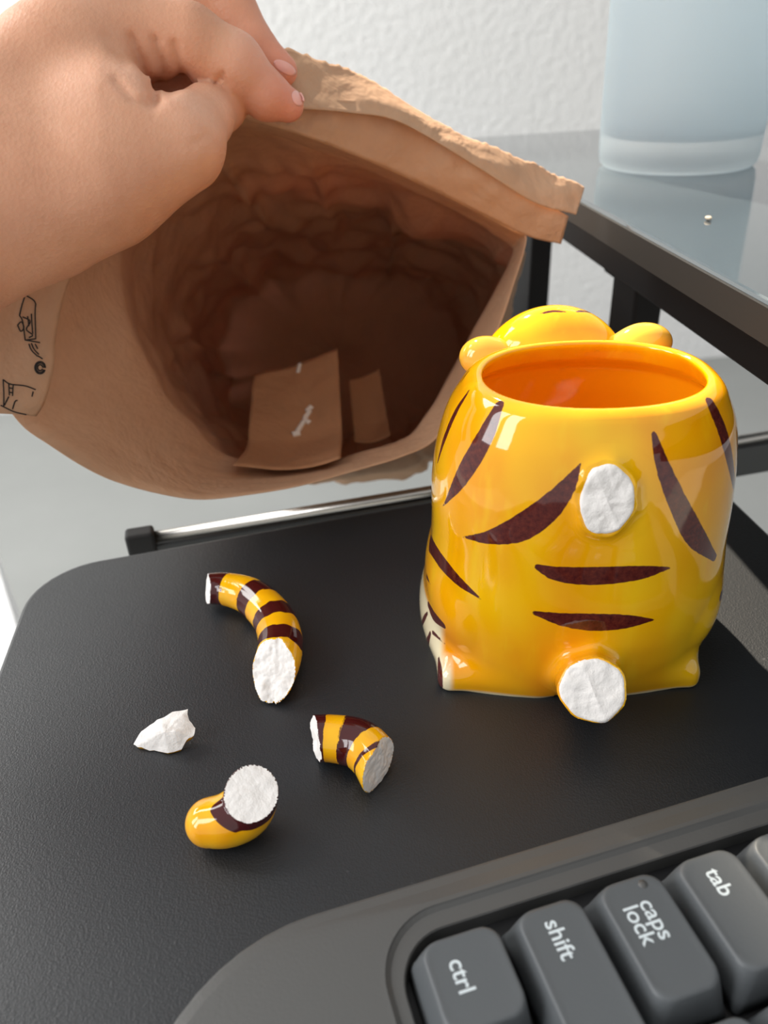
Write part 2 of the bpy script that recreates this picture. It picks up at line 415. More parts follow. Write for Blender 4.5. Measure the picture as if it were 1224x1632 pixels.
V, F = oriented_box(DB - dd * 22 + dn * 40, DC - dd * 22 - dn * 40, 24, DZ - 32, DZ - 8.5); bevel(mesh('rear_beam', V, F, M['black'], desk, world=True, smooth=False), 1)
# bracket under the beam beside the near post
V, F = oriented_box(along(384), along(398), 18, DZ - 42, DZ - 31.5, 0.0); bevel(mesh('bracket', V, F, M['black'], desk, world=True, smooth=False), 2)

# ------------------------------------------------------------------ frosted tumbler on the desk
bc = at(1074, 283, DZ)[:2]; bc = bc + bc / np.linalg.norm(bc) * 40
bot = tag(empty('tumbler', (bc[0], bc[1], DZ)), 'pale blue frosted glass tumbler standing on the dark glass desk top', 'tumbler')
def lathe(prof, n=72):
    V = [(r * math.cos(2 * math.pi * k / n), r * math.sin(2 * math.pi * k / n), z) for r, z in prof for k in range(n)]
    return V, grid_faces(n, len(prof), True)
prof = [(0.01, .6), (33, 0.3), (37.5, 0.4), (39.3, 2.2), (40, 6), (40.4, 20), (42, 120), (43, 190), (42.4, 191), (41.6, 190), (40.4, 120), (38.6, 24), (37.4, 17.5), (34, 15), (20, 14.2), (0.01, 14)]
V, F = lathe(prof); mesh('glass_body', V, F, M['frosted'], bot)
# ------------------------------------------------------------------ plain white box added to stand in for an unidentified bright patch
wq = [at(-30, 812, -300)[:2], at(52, 1075, -300)[:2]]; wq += [wq[1] + np.array([-320, -60]), wq[0] + np.array([-320, -20])]
L = rounded_poly(wq[::-1] if np.cross(wq[1] - wq[0], wq[2] - wq[1]) < 0 else wq, 12)
V, F = rings([at_z(L, FLOOR_Z + .5), at_z(L, -303), at_z(inset(L, 1), -300.8), at_z(inset(L, 3), -300)])
wb = tag(empty('added_white_box', (wq[0][0] - 150, wq[0][1] - 100, FLOOR_Z)), 'added plain white box standing in for a bright patch at the far left, beyond the black board', 'box')
mesh('box_body', V, F, M['white'], wb, world=True, smooth=False)

# ------------------------------------------------------------------ mug
MC = (56.5, 203.0, 0.0); MROT = math.radians(-3)
mug = tag(empty('mug', MC, MROT), 'yellow ceramic tiger mug with brown stripes and a snapped off handle', 'mug')
ZP = np.array([-6, 0, 6, 20, 34, 45, 60, 72, 82, 90, 96])
HW = np.array([37, 39.0, 41.8, 44.0, 44.3, 43.6, 43.0, 41.4, 38.8, 34.8, 32])
CX = np.array([-1.5, -1.0, 0.3, 1.6, 2.0, 1.7, 1.4, 1.6, 2.0, 2.2, 2.3])
HD = np.array([31, 33, 35.5, 37.5, 38, 37.5, 36.5, 34.5, 31.8, 28.0, 26])
CY = np.array([0, 0, 0, 0, 0, 0, -0.5, -1.3, -2.2, -3.2, -3.6])
def spl(z, Y):
    d = np.gradient(Y, ZP); z = np.clip(z, ZP[0], ZP[-1]); i = np.clip(np.searchsorted(ZP, z, 'right') - 1, 0, len(ZP) - 2)
    h = ZP[i + 1] - ZP[i]; t = (z - ZP[i]) / h; t2 = t * t; t3 = t2 * t
    return (2 * t3 - 3 * t2 + 1) * Y[i] + (t3 - 2 * t2 + t) * h * d[i] + (-2 * t3 + 3 * t2) * Y[i + 1] + (t3 - t2) * h * d[i + 1]
def super_side(p, off, n=2.35):
    z = p[:, 2]; hw = spl(z, HW) - off; hd = spl(z, HD) - off
    q = (np.abs((p[:, 0] - spl(z, CX)) / hw) ** n + np.abs((p[:, 1] - spl(z, CY)) / hd) ** n) ** (1 / n)
    return (q - 1) * np.minimum(hw, hd)
RIM = 93.0
def f_outer(p):
    d = super_side(p, 0)
    for s in (-1, 1):
        d = smin(d, ellip(p, (s * 32.2 + 1.8, 3, 22), (13.5, 30, 21)), 3.5)
    d = smax(d, p[:, 2] - RIM, 4.0)
    return smax(d, -p[:, 2], 2.5)
def cavity(p):
    u = np.clip((p[:, 2] - 81) / 6.0, 0, 1); return smax(super_side(p, 2.0 + 2.6 * u * u * (3 - 2 * u), 2.2), 8 - p[:, 2], 8)
def f_body(p):
    return smax(f_outer(p), -cavity(p), 2.2)
def on_body(feature, k): return lambda p: smin(f_outer(p), feature(p), k) - 0.03
def part_sdf(feature, k, region):
    g = on_body(feature, k)
    cav = lambda p: -smax(super_side(p, 4.4, 2.2), 8 - p[:, 2], 8)
    return lambda p: np.maximum(np.maximum(g(p), -(f_outer(p) + 1.2)), cav(p))
def keep_skin(V, F, g):
    """only the faces on the outer skin of g, where it stands proud of the body"""
    ok = (np.abs(g(V)) < 0.12) & (f_outer(V) > -0.035)
    ok &= (super_side(V, 4.4, 2.2) > 1.7) | (V[:, 2] < 7)
    return F[ok[F].all(1)]
def local(P):
    c, s = math.cos(MROT), math.sin(MROT); P = np.asarray(P, float) - np.array(MC)
    return np.stack([P[..., 0] * c + P[..., 1] * s, -P[..., 0] * s + P[..., 1] * c, P[..., 2]], -1)
def vec_local(v):
    c, s = math.cos(MROT), math.sin(MROT); return np.array([v[0] * c + v[1] * s, -v[0] * s + v[1] * c, v[2]])
mug_parts = []          # name, V, F
V, F = sdf_geo(f_body, (-52, -46, -2), (52, 46, 98), 0.75); mug_parts.append(('body', V, F, None))
# feet with cream soles
for s in (-1, 1):
    def ft(p, s=s):
        x0 = -2.0 if s > 0 else -0.5
        q = np.abs(p - np.array([s * 24 + x0, -6, 2.0])) - np.array([12.5, 20.0, 1.0]); bx = np.linalg.norm(np.maximum(q, 0), axis=1) + np.minimum(q.max(1), 0) - 4.2
        return smax(smin(bx, ellip(p, (-36.6 if s < 0 else 33.5, 8, 5), (9.4 if s < 0 else 8.6, 24, 14)), 4), -p[:, 2], 1.5)
    rg = lambda p, s=s: ellip(p, (s * 38, 6, 6), (18, 44, 24))
    V, F = sdf_geo(part_sdf(ft, 7.0, rg), (min(s * 6, s * 58), -44, -1), (max(s * 6, s * 58), 52, 36), 0.8)
    F = keep_skin(V, F, on_body(ft, 7.0)); mug_parts.append(('foot', V, F, 'foot'))
# head beyond the rim, with two ears
hd_f = lambda p: smin(ellip(p, (-1.5, 38, 72.5), (25, 15, 25.5)), ellip(p, (0, 40, 60), (24, 14, 18)), 8)
V, F = sdf_geo(part_sdf(hd_f, 2.5, None), (-40, 12, 34), (40, 62, 106), 0.8); F = keep_skin(V, F, on_body(hd_f, 2.5)); mug_parts.append(('head', V, F, None))
for s in (-1, 1):
    V, F = sdf_geo(lambda p, s=s: smin(ellip(p, ((-23.8 if s < 0 else 26.5), 35 - (3 if s < 0 else 0), 86 - (1.5 if s < 0 else 0)), (8 if s < 0 else 9, 6, 6.5)), ellip(p, (s * 19, 34, 82), (8, 7, 6)), 4), (s * 26 - 16, 24, 74), (s * 26 + 16, 46, 96), 0.6); mug_parts.append(('ear', V, F, 'ear'))
# two tail stubs: the broken handle's roots
def frame_of(n):
    n = n / np.linalg.norm(n); a = np.cross([0, 0, 1], n); a /= np.linalg.norm(a); return a, np.cross(n, a), n
up_c = local(at(967, 797, 71) * 0 + un(967, 797, np.dot(np.array([56.0, 166.0, 72]) - EYE, FWD)))
view = lambda q: vec_local(-(np.array(q) - EYE) / np.linalg.norm(np.array(q) - EYE))
def stub(c, n, rx, rz, rough, root_len, k, reg_r, seed):
    a, b, n = frame_of(n)
    def loc(p): q = p - c; return q @ a, q @ b, q @ n
    def ft(p):
        x, y, w = loc(p); ang = np.arctan2(y, x)
        r = 1 + 0.03 * np.sin(3 * ang + seed) + 0.02 * np.sin(7 * ang + 2 * seed)
        fl = 1.0
        d = (np.hypot(x / (rx * fl * r), y / (rz * fl * r)) - 1) * min(rx, rz)
        cut = w - rough * vnoise(np.stack([x, y, x * 0], 1) / 4.0 + 40, seed)
        return np.maximum(np.maximum(d, cut), -w - root_len)
    g = on_body(ft, k); cutf = lambda p: loc(p)[2] - rough * vnoise(np.stack([loc(p)[0], loc(p)[1], loc(p)[0] * 0], 1) / 4.0 + 40, seed)
    f = lambda p: np.maximum(np.maximum(np.maximum(g(p), cutf(p)), np.linalg.norm(p - c, axis=1) - reg_r), -(f_outer(p) + 1.2))
    # fracture face: thin rough disc seated on the cut
    G = []
    n_r, n_a = 14, 64
    for i in range(n_r):
        for j in range(n_a):
            an = 2 * math.pi * j / n_a; rr = (i + 0.02) / (n_r - 1); wob = 1 + 0.03 * math.sin(3 * an + seed) + 0.02 * math.sin(7 * an + 2 * seed)
            G.append((rx * rr * wob * math.cos(an), rz * rr * wob * math.sin(an)))
    G = np.array(G); w = rough * vnoise(np.c_[G / 4.0 + 40, np.full(len(G), 40.0)], seed) + 0.25 * vnoise(np.c_[G / 1.1, np.zeros(len(G))], seed + 3)
    ridge = np.abs(G[:, 0] * 0.8 + G[:, 1] * 0.35) ; w = w + 0.9 * np.exp(-ridge / 2.0) + 0.30
    w[-n_a:] = w[-n_a:] - 1.2
    return f, c + G[:, :1] * a + G[:, 1:] * b + w[:, None] * n, grid_faces(n_a, n_r, True) + [tuple(range(n_a))[::-1]]
stub_faces = []
nb = np.array([0, -1, 0.12])
fu, VF, FF = stub(up_c, nb * 1.0 + view([55, 160, 71]) * 0.15, 7.0, 9.9, 0.7, 10, 3.5, 15.5, 2)
V, F = sdf_geo(fu, up_c - 17, up_c + 17, 0.45); F = F[(f_outer(V) > -0.035)[F].all(1) & (np.linalg.norm(V - up_c, axis=1) < 14.8)[F].all(1)]; mug_parts.append(('tail_stub', V, F, None)); stub_faces.append((VF, FF))
lc = local(un(945, 1100, 212.0)); ln = view(un(945, 1100, 212.0)) + np.array([0.05, -0.5, 0.0])
fl_, VF, FF = stub(lc, ln, 9.1, 8.9, 0.5, 22, 4.5, 24, 5)
V, F = sdf_geo(fl_, lc + np.array([-16, -12, -16]), lc + np.array([16, 26, 18]), 0.5); F = F[(f_outer(V) > -0.035)[F].all(1) & (np.linalg.norm(V - lc, axis=1) < 23)[F].all(1)]; mug_parts.append(('tail_stub', V, F, None)); stub_faces.append((VF, FF))
# painted strokes: centre lines measured on the photograph, laid on the mug's own surface
STROKES = [
 ([(748, 622), (727, 655), (708, 700), (697, 738)], [2, 7, 7, 2]),
 ([(750, 588), (742, 598), (733, 612)], [1, 3, 1]),
 ([(796, 645), (772, 697), (737, 758), (706, 807)], [8, 16, 15, 1]),
 ([(925, 739), (905, 774), (872, 812), (828, 843), (780, 857), (736, 856)], [1, 13, 21, 22, 12, 0.5]),
 ([(1042, 691), (1056, 742), (1080, 800), (1108, 854), (1139, 889)], [4, 11, 15, 17, 6]),
 ([(1131, 640), (1150, 682), (1163, 730), (1172, 785)], [8, 11, 10, 6]),
 ([(858, 904), (890, 915), (950, 918), (1020, 913), (1067, 905)], [6, 14, 17, 13, 2]),
 ([(852, 977), (900, 988), (950, 992), (1000, 991), (1041, 988)], [4, 13, 17, 13, 2]),
 ([(686, 866), (702, 893), (730, 925), (768, 956)], [14, 15, 10, 0.5]),
 ([(680, 918), (687, 934)], [4, 0.5]), ([(683, 964), (692, 982), (707, 997)], [6, 11, 6]), ([(690, 1008), (711, 1028)], [4, 0.5]),
 ([(1161, 925), (1149, 950)], [8, 8]), ([(858, 501), (880, 496), (902, 497)], [1, 3, 1]), ([(915, 497), (930, 496), (948, 500)], [1, 3, 1]),
 ([(672, 996), (676, 986), (681, 977)], [4, 5, 3]), ([(678, 1037), (682, 1022), (686, 1008)], [6, 6, 3]), ([(700, 1096), (700, 1072), (699, 1046)], [9, 8, 2])]
allV, allF = [], []
for nm, V, F, kd in mug_parts:
    b = sum(len(v) for v in allV); allV.append(V); allF.append(F + b)
bv = BVHTree.FromPolygons(np.vstack(allV).tolist(), np.vstack(allF).tolist())
eye_l = local(EYE); strokes3 = []
for pts, hw in STROKES:
    P = catmull(np.c_[np.array(pts, float), np.array(hw, float)], 18); seg = []
    for x, y, w in P:
        d = vec_local(un(x, y, 1.0) - EYE); d /= np.linalg.norm(d)
        hit = bv.ray_cast(Vector(eye_l), Vector(d))
        if hit[0] is None: continue
        seg.append((*hit[0], max(w, 0.3) * hit[3] / F_PX * 1.0))
    if len(seg) > 1: strokes3.append(np.array(seg))
def stroke_sd(V):
    out = np.full(len(V), 9.0)
    for S in strokes3:
        lo = S[:, :3].min(0) - 6; hi = S[:, :3].max(0) + 6
        I = np.where(((V > lo) & (V < hi)).all(1))[0]
        if not len(I): continue
        P = V[I]; best = np.full(len(I), 9.0)
        for s0, s1 in zip(S[:-1], S[1:]):
            ab = s1[:3] - s0[:3]; t = np.clip((P - s0[:3]) @ ab / max(ab @ ab, 1e-9), 0, 1)
            best = np.minimum(best, np.linalg.norm(P - s0[:3] - t[:, None] * ab, axis=1) - (s0[3] + (s1[3] - s0[3]) * t))
        out[I] = np.minimum(out[I], best)
    return out
for nm, V, F, kd in mug_parts:
    cream = 6.0 - 0 * V[:, 0]
    if kd == 'foot':
        side = np.maximum(V[:, 0] + 39.4, (V[:, 2] - 18) * 0.8)                                   # the outer side of the left foot
        corner = np.maximum(37.5 - np.abs(V[:, 0] - 0.5), np.maximum(V[:, 1] + 16, V[:, 2] - 8) * 0.6)
        cream = np.minimum(np.minimum(side, corner), (V[:, 2] - 1.0) * 1.5)
    if kd is None: cream = (V[:, 2] - 1.0) * 1.5
    if kd == 'ear': cream = np.full(len(V), 0.75)
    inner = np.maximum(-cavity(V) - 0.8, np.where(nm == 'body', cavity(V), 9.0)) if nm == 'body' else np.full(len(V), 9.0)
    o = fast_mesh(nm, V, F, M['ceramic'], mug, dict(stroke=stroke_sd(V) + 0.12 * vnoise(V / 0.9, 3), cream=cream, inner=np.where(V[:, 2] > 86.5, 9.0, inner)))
    if nm == 'tail_stub':
        VF, FF = stub_faces.pop(0); mesh('fracture_face', VF, FF, M['bisque'], o); o.children[-1]['label'] = 'white broken ceramic face'

# ------------------------------------------------------------------ broken tail pieces on the tray
def fragment(name, label, path, radii, cuts, stripes, cell=0.3, extra=None, cap_round=(False, False), flat_bottom=True):
    """a swept tube (world mm), cut by rough planes (point, outward normal); stripes: (t0, t1) along the path"""
    path = catmull(np.c_[np.array(path, float), np.array(radii, float)], 40); C, R = path[:, :3], path[:, 3]
    base = C.mean(0); base[2] = 0.0
    root = tag(empty(name, base), label, 'tail piece', 'broken tail pieces')
    def tt(p):
        best = np.full(len(p), 1e9); T = np.zeros(len(p)); RR = np.zeros(len(p))
        for i in range(len(C) - 1):
            ab = C[i + 1] - C[i]; t = np.clip((p - C[i]) @ ab / (ab @ ab), 0, 1)
            d = np.linalg.norm(p - C[i] - t[:, None] * ab, axis=1) - (R[i] + (R[i + 1] - R[i]) * t)
            k = d < best; best[k] = d[k]; T[k] = (i + t[k]) / (len(C) - 1)
        return best, T
    def cutd(p, cu):
        c, n, rough, seed = cu[:4]; n = np.array(n, float) / np.linalg.norm(n)
        if len(cu) > 4: c = np.array(c); lim = (np.linalg.norm(p - c, axis=1) - cu[4]) * 1.0
        else: lim = -1e3
        return np.minimum(1e3, -np.maximum(lim, 0)) + (p - c) @ n - rough * vnoise(p / 3.2, seed) - 0.3 * rough * vnoise(p / 1.0, seed + 1)
    cuts = [(np.array(cu[0], float),) + tuple(cu[1:]) for cu in cuts]
    def f(p):
        d = tt(p)[0]
        for cu in cuts: d = np.maximum(d, cutd(p, cu))
        return d
    lo = (C - R[:, None]).min(0) - 1.5; hi = (C + R[:, None]).max(0) + 1.5
    V, F = sdf_geo(f, lo, hi, cell)
    zs = V[:, 2].min() - 0.05; V[:, 2] -= zs
    on = [(cutd(V + np.array([0, 0, zs]), cu) > -0.12)[F].all(1) for cu in cuts]; fc = np.any(on, axis=0)
    _, T = tt(V); wob = 0.012 * vnoise(V / 2.0, 9)
    sd = np.full(len(V), 9.0)
    ln_ = np.linalg.norm(np.diff(C, axis=0), axis=1).sum()
    for t0, t1 in stripes:
        sd = np.minimum(sd, (np.abs(T + wob - (t0 + t1) / 2) - (t1 - t0) / 2) * ln_)
    if extra is not None: sd = np.minimum(sd, extra(V))
    for nm, sel, mt in [('glazed_skin', ~fc, M['frag'])] + [('fracture_face', k, M['bisque']) for k in on]:
        Fs = F[sel]; u, inv = np.unique(Fs, return_inverse=True)
        o = fast_mesh(nm, V[u], inv.reshape(-1, 4), mt, root, dict(stroke=sd[u], cream=np.full(len(u), 9.0)), world=True)
        if nm == 'fracture_face': o['label'] = 'white broken ceramic face'
    return root
def ctr(px, py, r): return at(px, py, r)
# long curved piece
R1 = 6.8
p1 = [ctr(338, 939, R1), ctr(362, 940, R1), ctr(400, 952, R1), ctr(432, 982, R1), ctr(446, 1015, R1 + .3), ctr(444, 1050, R1 + .8), ctr(424, 1098, R1 + .8)]
d_end = -(ctr(436, 1085, 7) - EYE); d_end /= np.linalg.norm(d_end)
fragment('tail_fragment', 'longest broken tail piece, curved, with four brown bands', p1, [5.6, 5.9, 6.6, 7.0, 7.2, 7.2, 7.0],
         [(ctr(331, 939, R1), (-0.93, -0.28, 0.22), 0.4, 1), (ctr(437, 1077, R1), (-0.22, -0.62, 0.62), 0.8, 2)],
         [(-0.2, 0.10), (0.25, 0.36), (0.475, 0.575), (0.675, 0.775)])
# short two-ended piece
R2 = 6.6
p2 = [ctr(490, 1178, R2), ctr(530, 1178, R2), ctr(570, 1186, R2), ctr(596, 1208, R2), ctr(612, 1236, R2)]
fragment('tail_fragment', 'short curved tail piece broken at both ends, right of the others', p2, [6.4, 6.5, 6.8, 6.7, 6.6],
         [(ctr(503, 1178, R2), (-0.95, -0.25, 0.10), 0.6, 4), (ctr(604, 1219, R2), (0.80, -0.55, 0.10), 0.6, 6)],
         [(0.0, 0.20), (0.385, 0.62), (0.80, 0.86)])
# rounded tail tip with a white end facing up
R3 = 7.0
p3 = [ctr(334, 1310, 6.4), ctr(362, 1306, 7.0), ctr(388, 1292, 8.2), ctr(399, 1273, 12), ctr(401, 1245, 20), ctr(402, 1225, 26)]
tip_c = ctr(398, 1254, 15.5)
tip_n = np.array([0.16, -0.42, 0.89]); tip_n /= np.linalg.norm(tip_n)
fragment('tail_fragment', 'rounded yellow tail tip with a white round broken end', p3, [6.1, 6.7, 7.1, 6.9, 6.5, 6.4],
         [(tip_c, tip_n, 0.25, 8)], [],
         extra=lambda V: np.maximum(np.abs((V - tip_c) @ tip_n + 1.0) - 1.5 - 0.5 * vnoise(V / 3.0, 77), np.linalg.norm(V - tip_c, axis=1) - 11))
# thin white shard
def shard():
    prm = [(212, 1184), (225, 1165), (250, 1148), (275, 1136), (298, 1130), (302, 1147), (311, 1160), (309, 1172), (298, 1182), (288, 1194), (268, 1200), (245, 1196), (218, 1191)]
    z = [1.5, 4.5, 6.5, 7.5, 8.0, 6.5, 5.0, 4.0, 3.0, 1.2, 0.5, 0.4, 0.8]
    P = np.array([at(x, y, h) for (x, y), h in zip(prm, z)])
    n = len(P); c = at(262, 1166, 6.8); lay = []
    root = tag(empty('tail_fragment', (c[0], c[1], 0)), 'small white shell-shaped shard at the left of the pieces', 'tail piece', 'broken tail pieces')
    Q = []
    for i in range(n):
        for k in range(4): Q.append(P[i] + (P[(i + 1) % n] - P[i]) * k / 4)
    Q = np.array(Q) + 0.25 * np.stack([vnoise(np.array(Q) / 1.5, s) for s in (1, 2, 3)], 1); m_ = len(Q)
    V, nr = [], 12
    for i in range(nr):
        r = i / (nr - 1); L = c + (Q - c) * max(r, 0.01); L = L + np.array([0, 0, 1]) * (0.5 * vnoise(L / 3.0, 5) + 0.25 * vnoise(L / 1.0, 6) + 1.2 * np.exp(-((L[:, 0] - c[0] - 4 - 0.4 * (L[:, 1] - c[1])) / 2.0) ** 2) * (1 - r))[:, None]
        L[:, 2] = np.maximum(L[:, 2], 0.3); V.append(L)
    top = mesh('fracture_face', np.vstack(V), grid_faces(m_, nr, True) + [tuple(range(m_))[::-1]], M['bisque'], root, world=True)
    top['label'] = 'white broken ceramic face'
    lo_ = [V[-1] - np.array([0, 0, 0.05]), c + (Q - c) * 0.93 - np.array([0, 0, 1.2]), c + (Q - c) * 0.6 - np.array([0, 0, 3.6]), c + (Q - c) * 0.02 - np.array([0, 0, 5.6])]
    lo_ = [np.c_[l[:, :2], np.maximum(l[:, 2], 0.08)] for l in lo_]
    mesh('glazed_skin', np.vstack(lo_), [f[::-1] for f in grid_faces(m_, 4, True)], M['frag'], root, world=True, attrs=dict(stroke=np.full(4 * m_, 9.0)))
shard()

# ------------------------------------------------------------------ kraft paper bag
bag_c = un(430, 480, 320)
bag = tag(empty('paper_bag', bag_c), 'open crumpled brown kraft paper bag held by the hand', 'bag')
OPEN = [(388, 186, 284, 395, 202, 26), (480, 214, 288, 490, 232, 30), (565, 246, 297, 570, 264, 30), (650, 283, 307, 652, 300, 30), (740, 326, 317, 738, 342, 28), (820, 368, 325, 806, 388, 24), (839, 380, 326, 816, 408, 22),
        (818, 455, 328, 786, 470, 22), (792, 530, 329, 742, 545, 24), (747, 620, 328, 697, 630, 25), (696, 698, 324, 654, 690, 26), (640, 728, 319, 612, 708, 32), (560, 752, 314, 548, 728, 40), (480, 774, 308, 492, 742, 46),
        (400, 788, 304, 428, 742, 50), (320, 796, 300, 352, 718, 54), (250, 786, 296, 302, 672, 54), (180, 766, 292, 264, 628, 52), (130, 742, 288, 242, 592, 50), (80, 710, 284, 226, 562, 48), (35, 678, 281, 214, 532, 46), (8, 635, 280, 206, 508, 45),
        (22, 590, 281, 200, 482, 45), (62, 530, 284, 196, 455, 45), (102, 440, 290, 192, 420, 42), (150, 360, 294, 205, 350, 40), (230, 270, 297, 262, 272, 38), (330, 200, 292, 342, 210, 32), (388, 186, 284, 395, 202, 26)]
NS, NT = 240, 76
PP = catmull(np.array([np.r_[un(*p[:3]), un(p[3], p[4], p[2] + p[5])] for p in OPEN]), NS + 1)[:-1]
P0, P0B = PP[:, :3], PP[:, 3:]
end_c = un(535, 570, 610)
axis = end_c - P0.mean(0); axl = np.linalg.norm(axis); axn = axis / axl
ex = RGT - axn * (RGT @ axn); ex /= np.linalg.norm(ex); ey = np.cross(axn, ex) * -1
# matching loop on the bag's bottom
q0 = P0 - P0.mean(0); ang = np.arctan2(q0 @ ey, q0 @ ex)
P1 = []
for a in ang:
    cx, sy = math.cos(a), math.sin(a); s = 1 / max(abs(cx) / 78, abs(sy) / 52); r = 1 / ((abs(cx) / 88) ** 2.6 + (abs(sy) / 62) ** 2.6) ** (1 / 2.6)
    P1.append(end_c + ex * r * cx + ey * r * sy)
P1 = np.array(P1); V = []
PKW = 8 + 20 * np.clip(0.35 + (q0 @ ex) / 90, 0, 1) * np.clip(0.9 - (q0 @ ey) / 200, 0.3, 1)
for j in range(NT):
    t = j / (NT - 1); tb = 0.14; tq = max(0.0, (t - tb) / (1 - tb)); pk = PKW * math.sin(math.pi * tq) ** 0.55; L = P0 + (P0B - P0) * (t / tb) if t < tb else P0B + (P1 - P0B) * ((t - tb) / (1 - tb))
    cen = P0.mean(0) + axis * t; out = L - cen; out /= np.linalg.norm(out, axis=1)[:, None]
    q = L / 38.0; cr = np.abs(vnoise(q, 1)) * 12 + np.abs(vnoise(q * 2.1, 2)) * 7 + vnoise(q * 5, 3) * 0.8
    w = min(1.0, t * 2.5)
    sp = np.arange(NS) / NS * 2 * math.pi; fold = 1 - np.abs(vnoise(np.stack([np.cos(sp) * 3.2 + t * 1.1, np.sin(sp) * 3.2, np.full(NS, t * 1.6)], 1) + 30, 8)) * 2.2
    cr = cr + 7 * np.clip(fold, 0, 1) ** 2 * min(1, t * 5)
    L = L - out * ((cr - 4.5) * (0.10 * min(t * 8, 1) + 0.95 * min(1, max(0, t - 0.12) * 3) * w))[:, None] + out * pk[:, None]
    V.append(L)
V.append(end_c + (V[-1] - end_c) * 0.5 + axn * 0.5); V.append(end_c + (V[-1] - end_c) * 0.02)
shell = mesh('bag_shell', np.vstack(V), [f[::-1] for f in grid_faces(NS, len(V), True)], M['kraft'], bag, world=True); solid(shell, 0.25)
# lip of the upper panel, folded up along the opening; the creased torn layer in front of it
def strip(name, top, bot, nu, nv, bulge, seed, mat=None, torn=0.0):
    T = catmull(np.array([un(*p) for p in top]), nu); B = catmull(np.array([un(*p) for p in bot]), nu); V = []
    for j in range(nv):
        t = j / (nv - 1); L = B + (T - B) * (t + torn * t ** 6 * (vnoise(T / 1.6, seed + 5) + 0.6 * vnoise(T / 5.0, seed + 6)))[:, None]
        d = bulge * math.sin(math.pi * t) + 1.6 * vnoise(L / 16.0, seed) * min(1, 3 * t) + 0.9 * vnoise(L / 6.0, seed + 1) * min(1, 3 * t)
        V.append(L - FWD * d[:, None])
    o = mesh(name, np.vstack(V), grid_faces(nu, nv), mat or M['kraft'], bag, world=True); solid(o, 0.3); return o
FOLD = [(388, 186, 283.5), (480, 214, 287.6), (565, 246, 296.6), (650, 283, 306.6), (740, 326, 316.6), (836, 374, 325), (894, 389, 328)]
UP = [(400, 120, 279), (440, 120, 281), (490, 160, 284), (640, 175, 293), (760, 262, 305), (860, 318, 316), (906, 344, 322)]
strip('folded_lip', UP, FOLD, 90, 16, 1.2, 21)
TOPE = [(398, 72, 284), (430, 75, 284), (470, 82, 285), (550, 108, 292), (610, 140, 297), (700, 196, 304), (800, 240, 312), (932, 297, 322)]
CRE = [(405, 160, 277), (440, 172, 276), (490, 174, 279), (560, 180, 285), (640, 196, 291), (760, 266, 303), (850, 322, 314), (918, 342, 321)]
strip('torn_edge_layer', TOPE, CRE, 220, 18, 1.0, 31, torn=0.045)
# outside of the left gusset, folded back towards the viewer, with line drawings printed on it
GI = [(112, 430, 268), (97, 470, 267), (84, 535, 266), (82, 575, 266), (76, 605, 266), (66, 640, 266), (52, 662, 267)]
GO = [(20, 470, 262), (-20, 510, 260), (-60, 560, 258), (-80, 600, 257), (-80, 630, 257), (-50, 655, 258), (-6, 658, 262)]
GA = catmull(np.array([un(*p) for p in GI]), 40); GB = catmull(np.array([un(*p) for p in GO]), 40)
def gus(u, v):
    i = np.clip(v, 0, 1) * 39; a = np.array([np.interp(i, range(40), GA[:, k]) for k in range(3)]).T; b = np.array([np.interp(i, range(40), GB[:, k]) for k in range(3)]).T
    L = a + (b - a) * u[:, None]
    return L - FWD * (1.0 * vnoise(L / 11.0, 41) * np.minimum(1, u * 4) - 2.5 * np.exp(-u * 14))[:, None]
uu, vv = np.meshgrid(np.linspace(0, 1, 30), np.linspace(0, 1, 50)); V = gus(uu.ravel(), vv.ravel())
flap = mesh('printed_side_flap', V, grid_faces(30, 50), M['kraft'], bag, world=True); solid(flap, 0.3)
flap['label'] = 'outer side flap printed with black line drawings'
gb = BVHTree.FromPolygons(V.tolist(), grid_faces(30, 50))
DOOD = [[(40, 470), (53, 478), (57, 484)], [(40, 470), (34, 490), (31, 503)], [(57, 484), (56, 500), (57, 540)], [(31, 503), (36, 512), (40, 542)], [(40, 542), (57, 540)], [(36, 505), (48, 512), (42, 525), (52, 534), (46, 538)],
        [(44, 504), (46, 520)], [(50, 500), (51, 518), (52, 532)], [(28, 518), (34, 513), (38, 522), (33, 528), (28, 518)], [(40, 542), (64, 546)], [(46, 548), (50, 558), (60, 568)], [(50, 547), (54, 556), (62, 565)], [(56, 548), (60, 556)], [(60, 567), (68, 572)],
        [(5, 605), (16, 612), (40, 615), (57, 621)], [(5, 605), (6, 626), (6, 648)], [(1, 646), (22, 656), (42, 661)], [(14, 612), (15, 630)], [(21, 613), (20, 631)], [(7, 646), (14, 632)], [(20, 652), (24, 640), (28, 638)], [(53, 624), (51, 632)], [(14, 618), (20, 619)], [(14, 625), (20, 626)]]
th = np.linspace(0, 2 * math.pi * 0.94, 14); DOOD += [[(64 + r * math.cos(a + 0.4), 586 + 1.15 * r * math.sin(a + 0.4)) for a in th] for r in (8.5, 6.5, 4.0)]
Vd, Fd = [], []
for pl in DOOD:
    P = catmull(np.c_[np.array(pl, float), np.zeros(len(pl))], max(6, 4 * len(pl)))[:, :2]; q = []
    for x, y in P:
        d = un(x, y, 1.0) - EYE; d /= np.linalg.norm(d); h = gb.ray_cast(Vector(EYE), Vector(d))
        if h[0] is not None: q.append(np.array(h[0]) - d * 0.28)
    if len(q) > 2:
        v, f = tube_geo(q, 0.22, 6); b = len(Vd); Vd += [tuple(p) for p in v]; Fd += [tuple(i + b for i in k) for k in f]
pr_ = mesh('printed_drawing', Vd, Fd, M['ink'], bag, world=True); pr_.parent = flap
pr_['label'] = 'black printed line drawing'; 

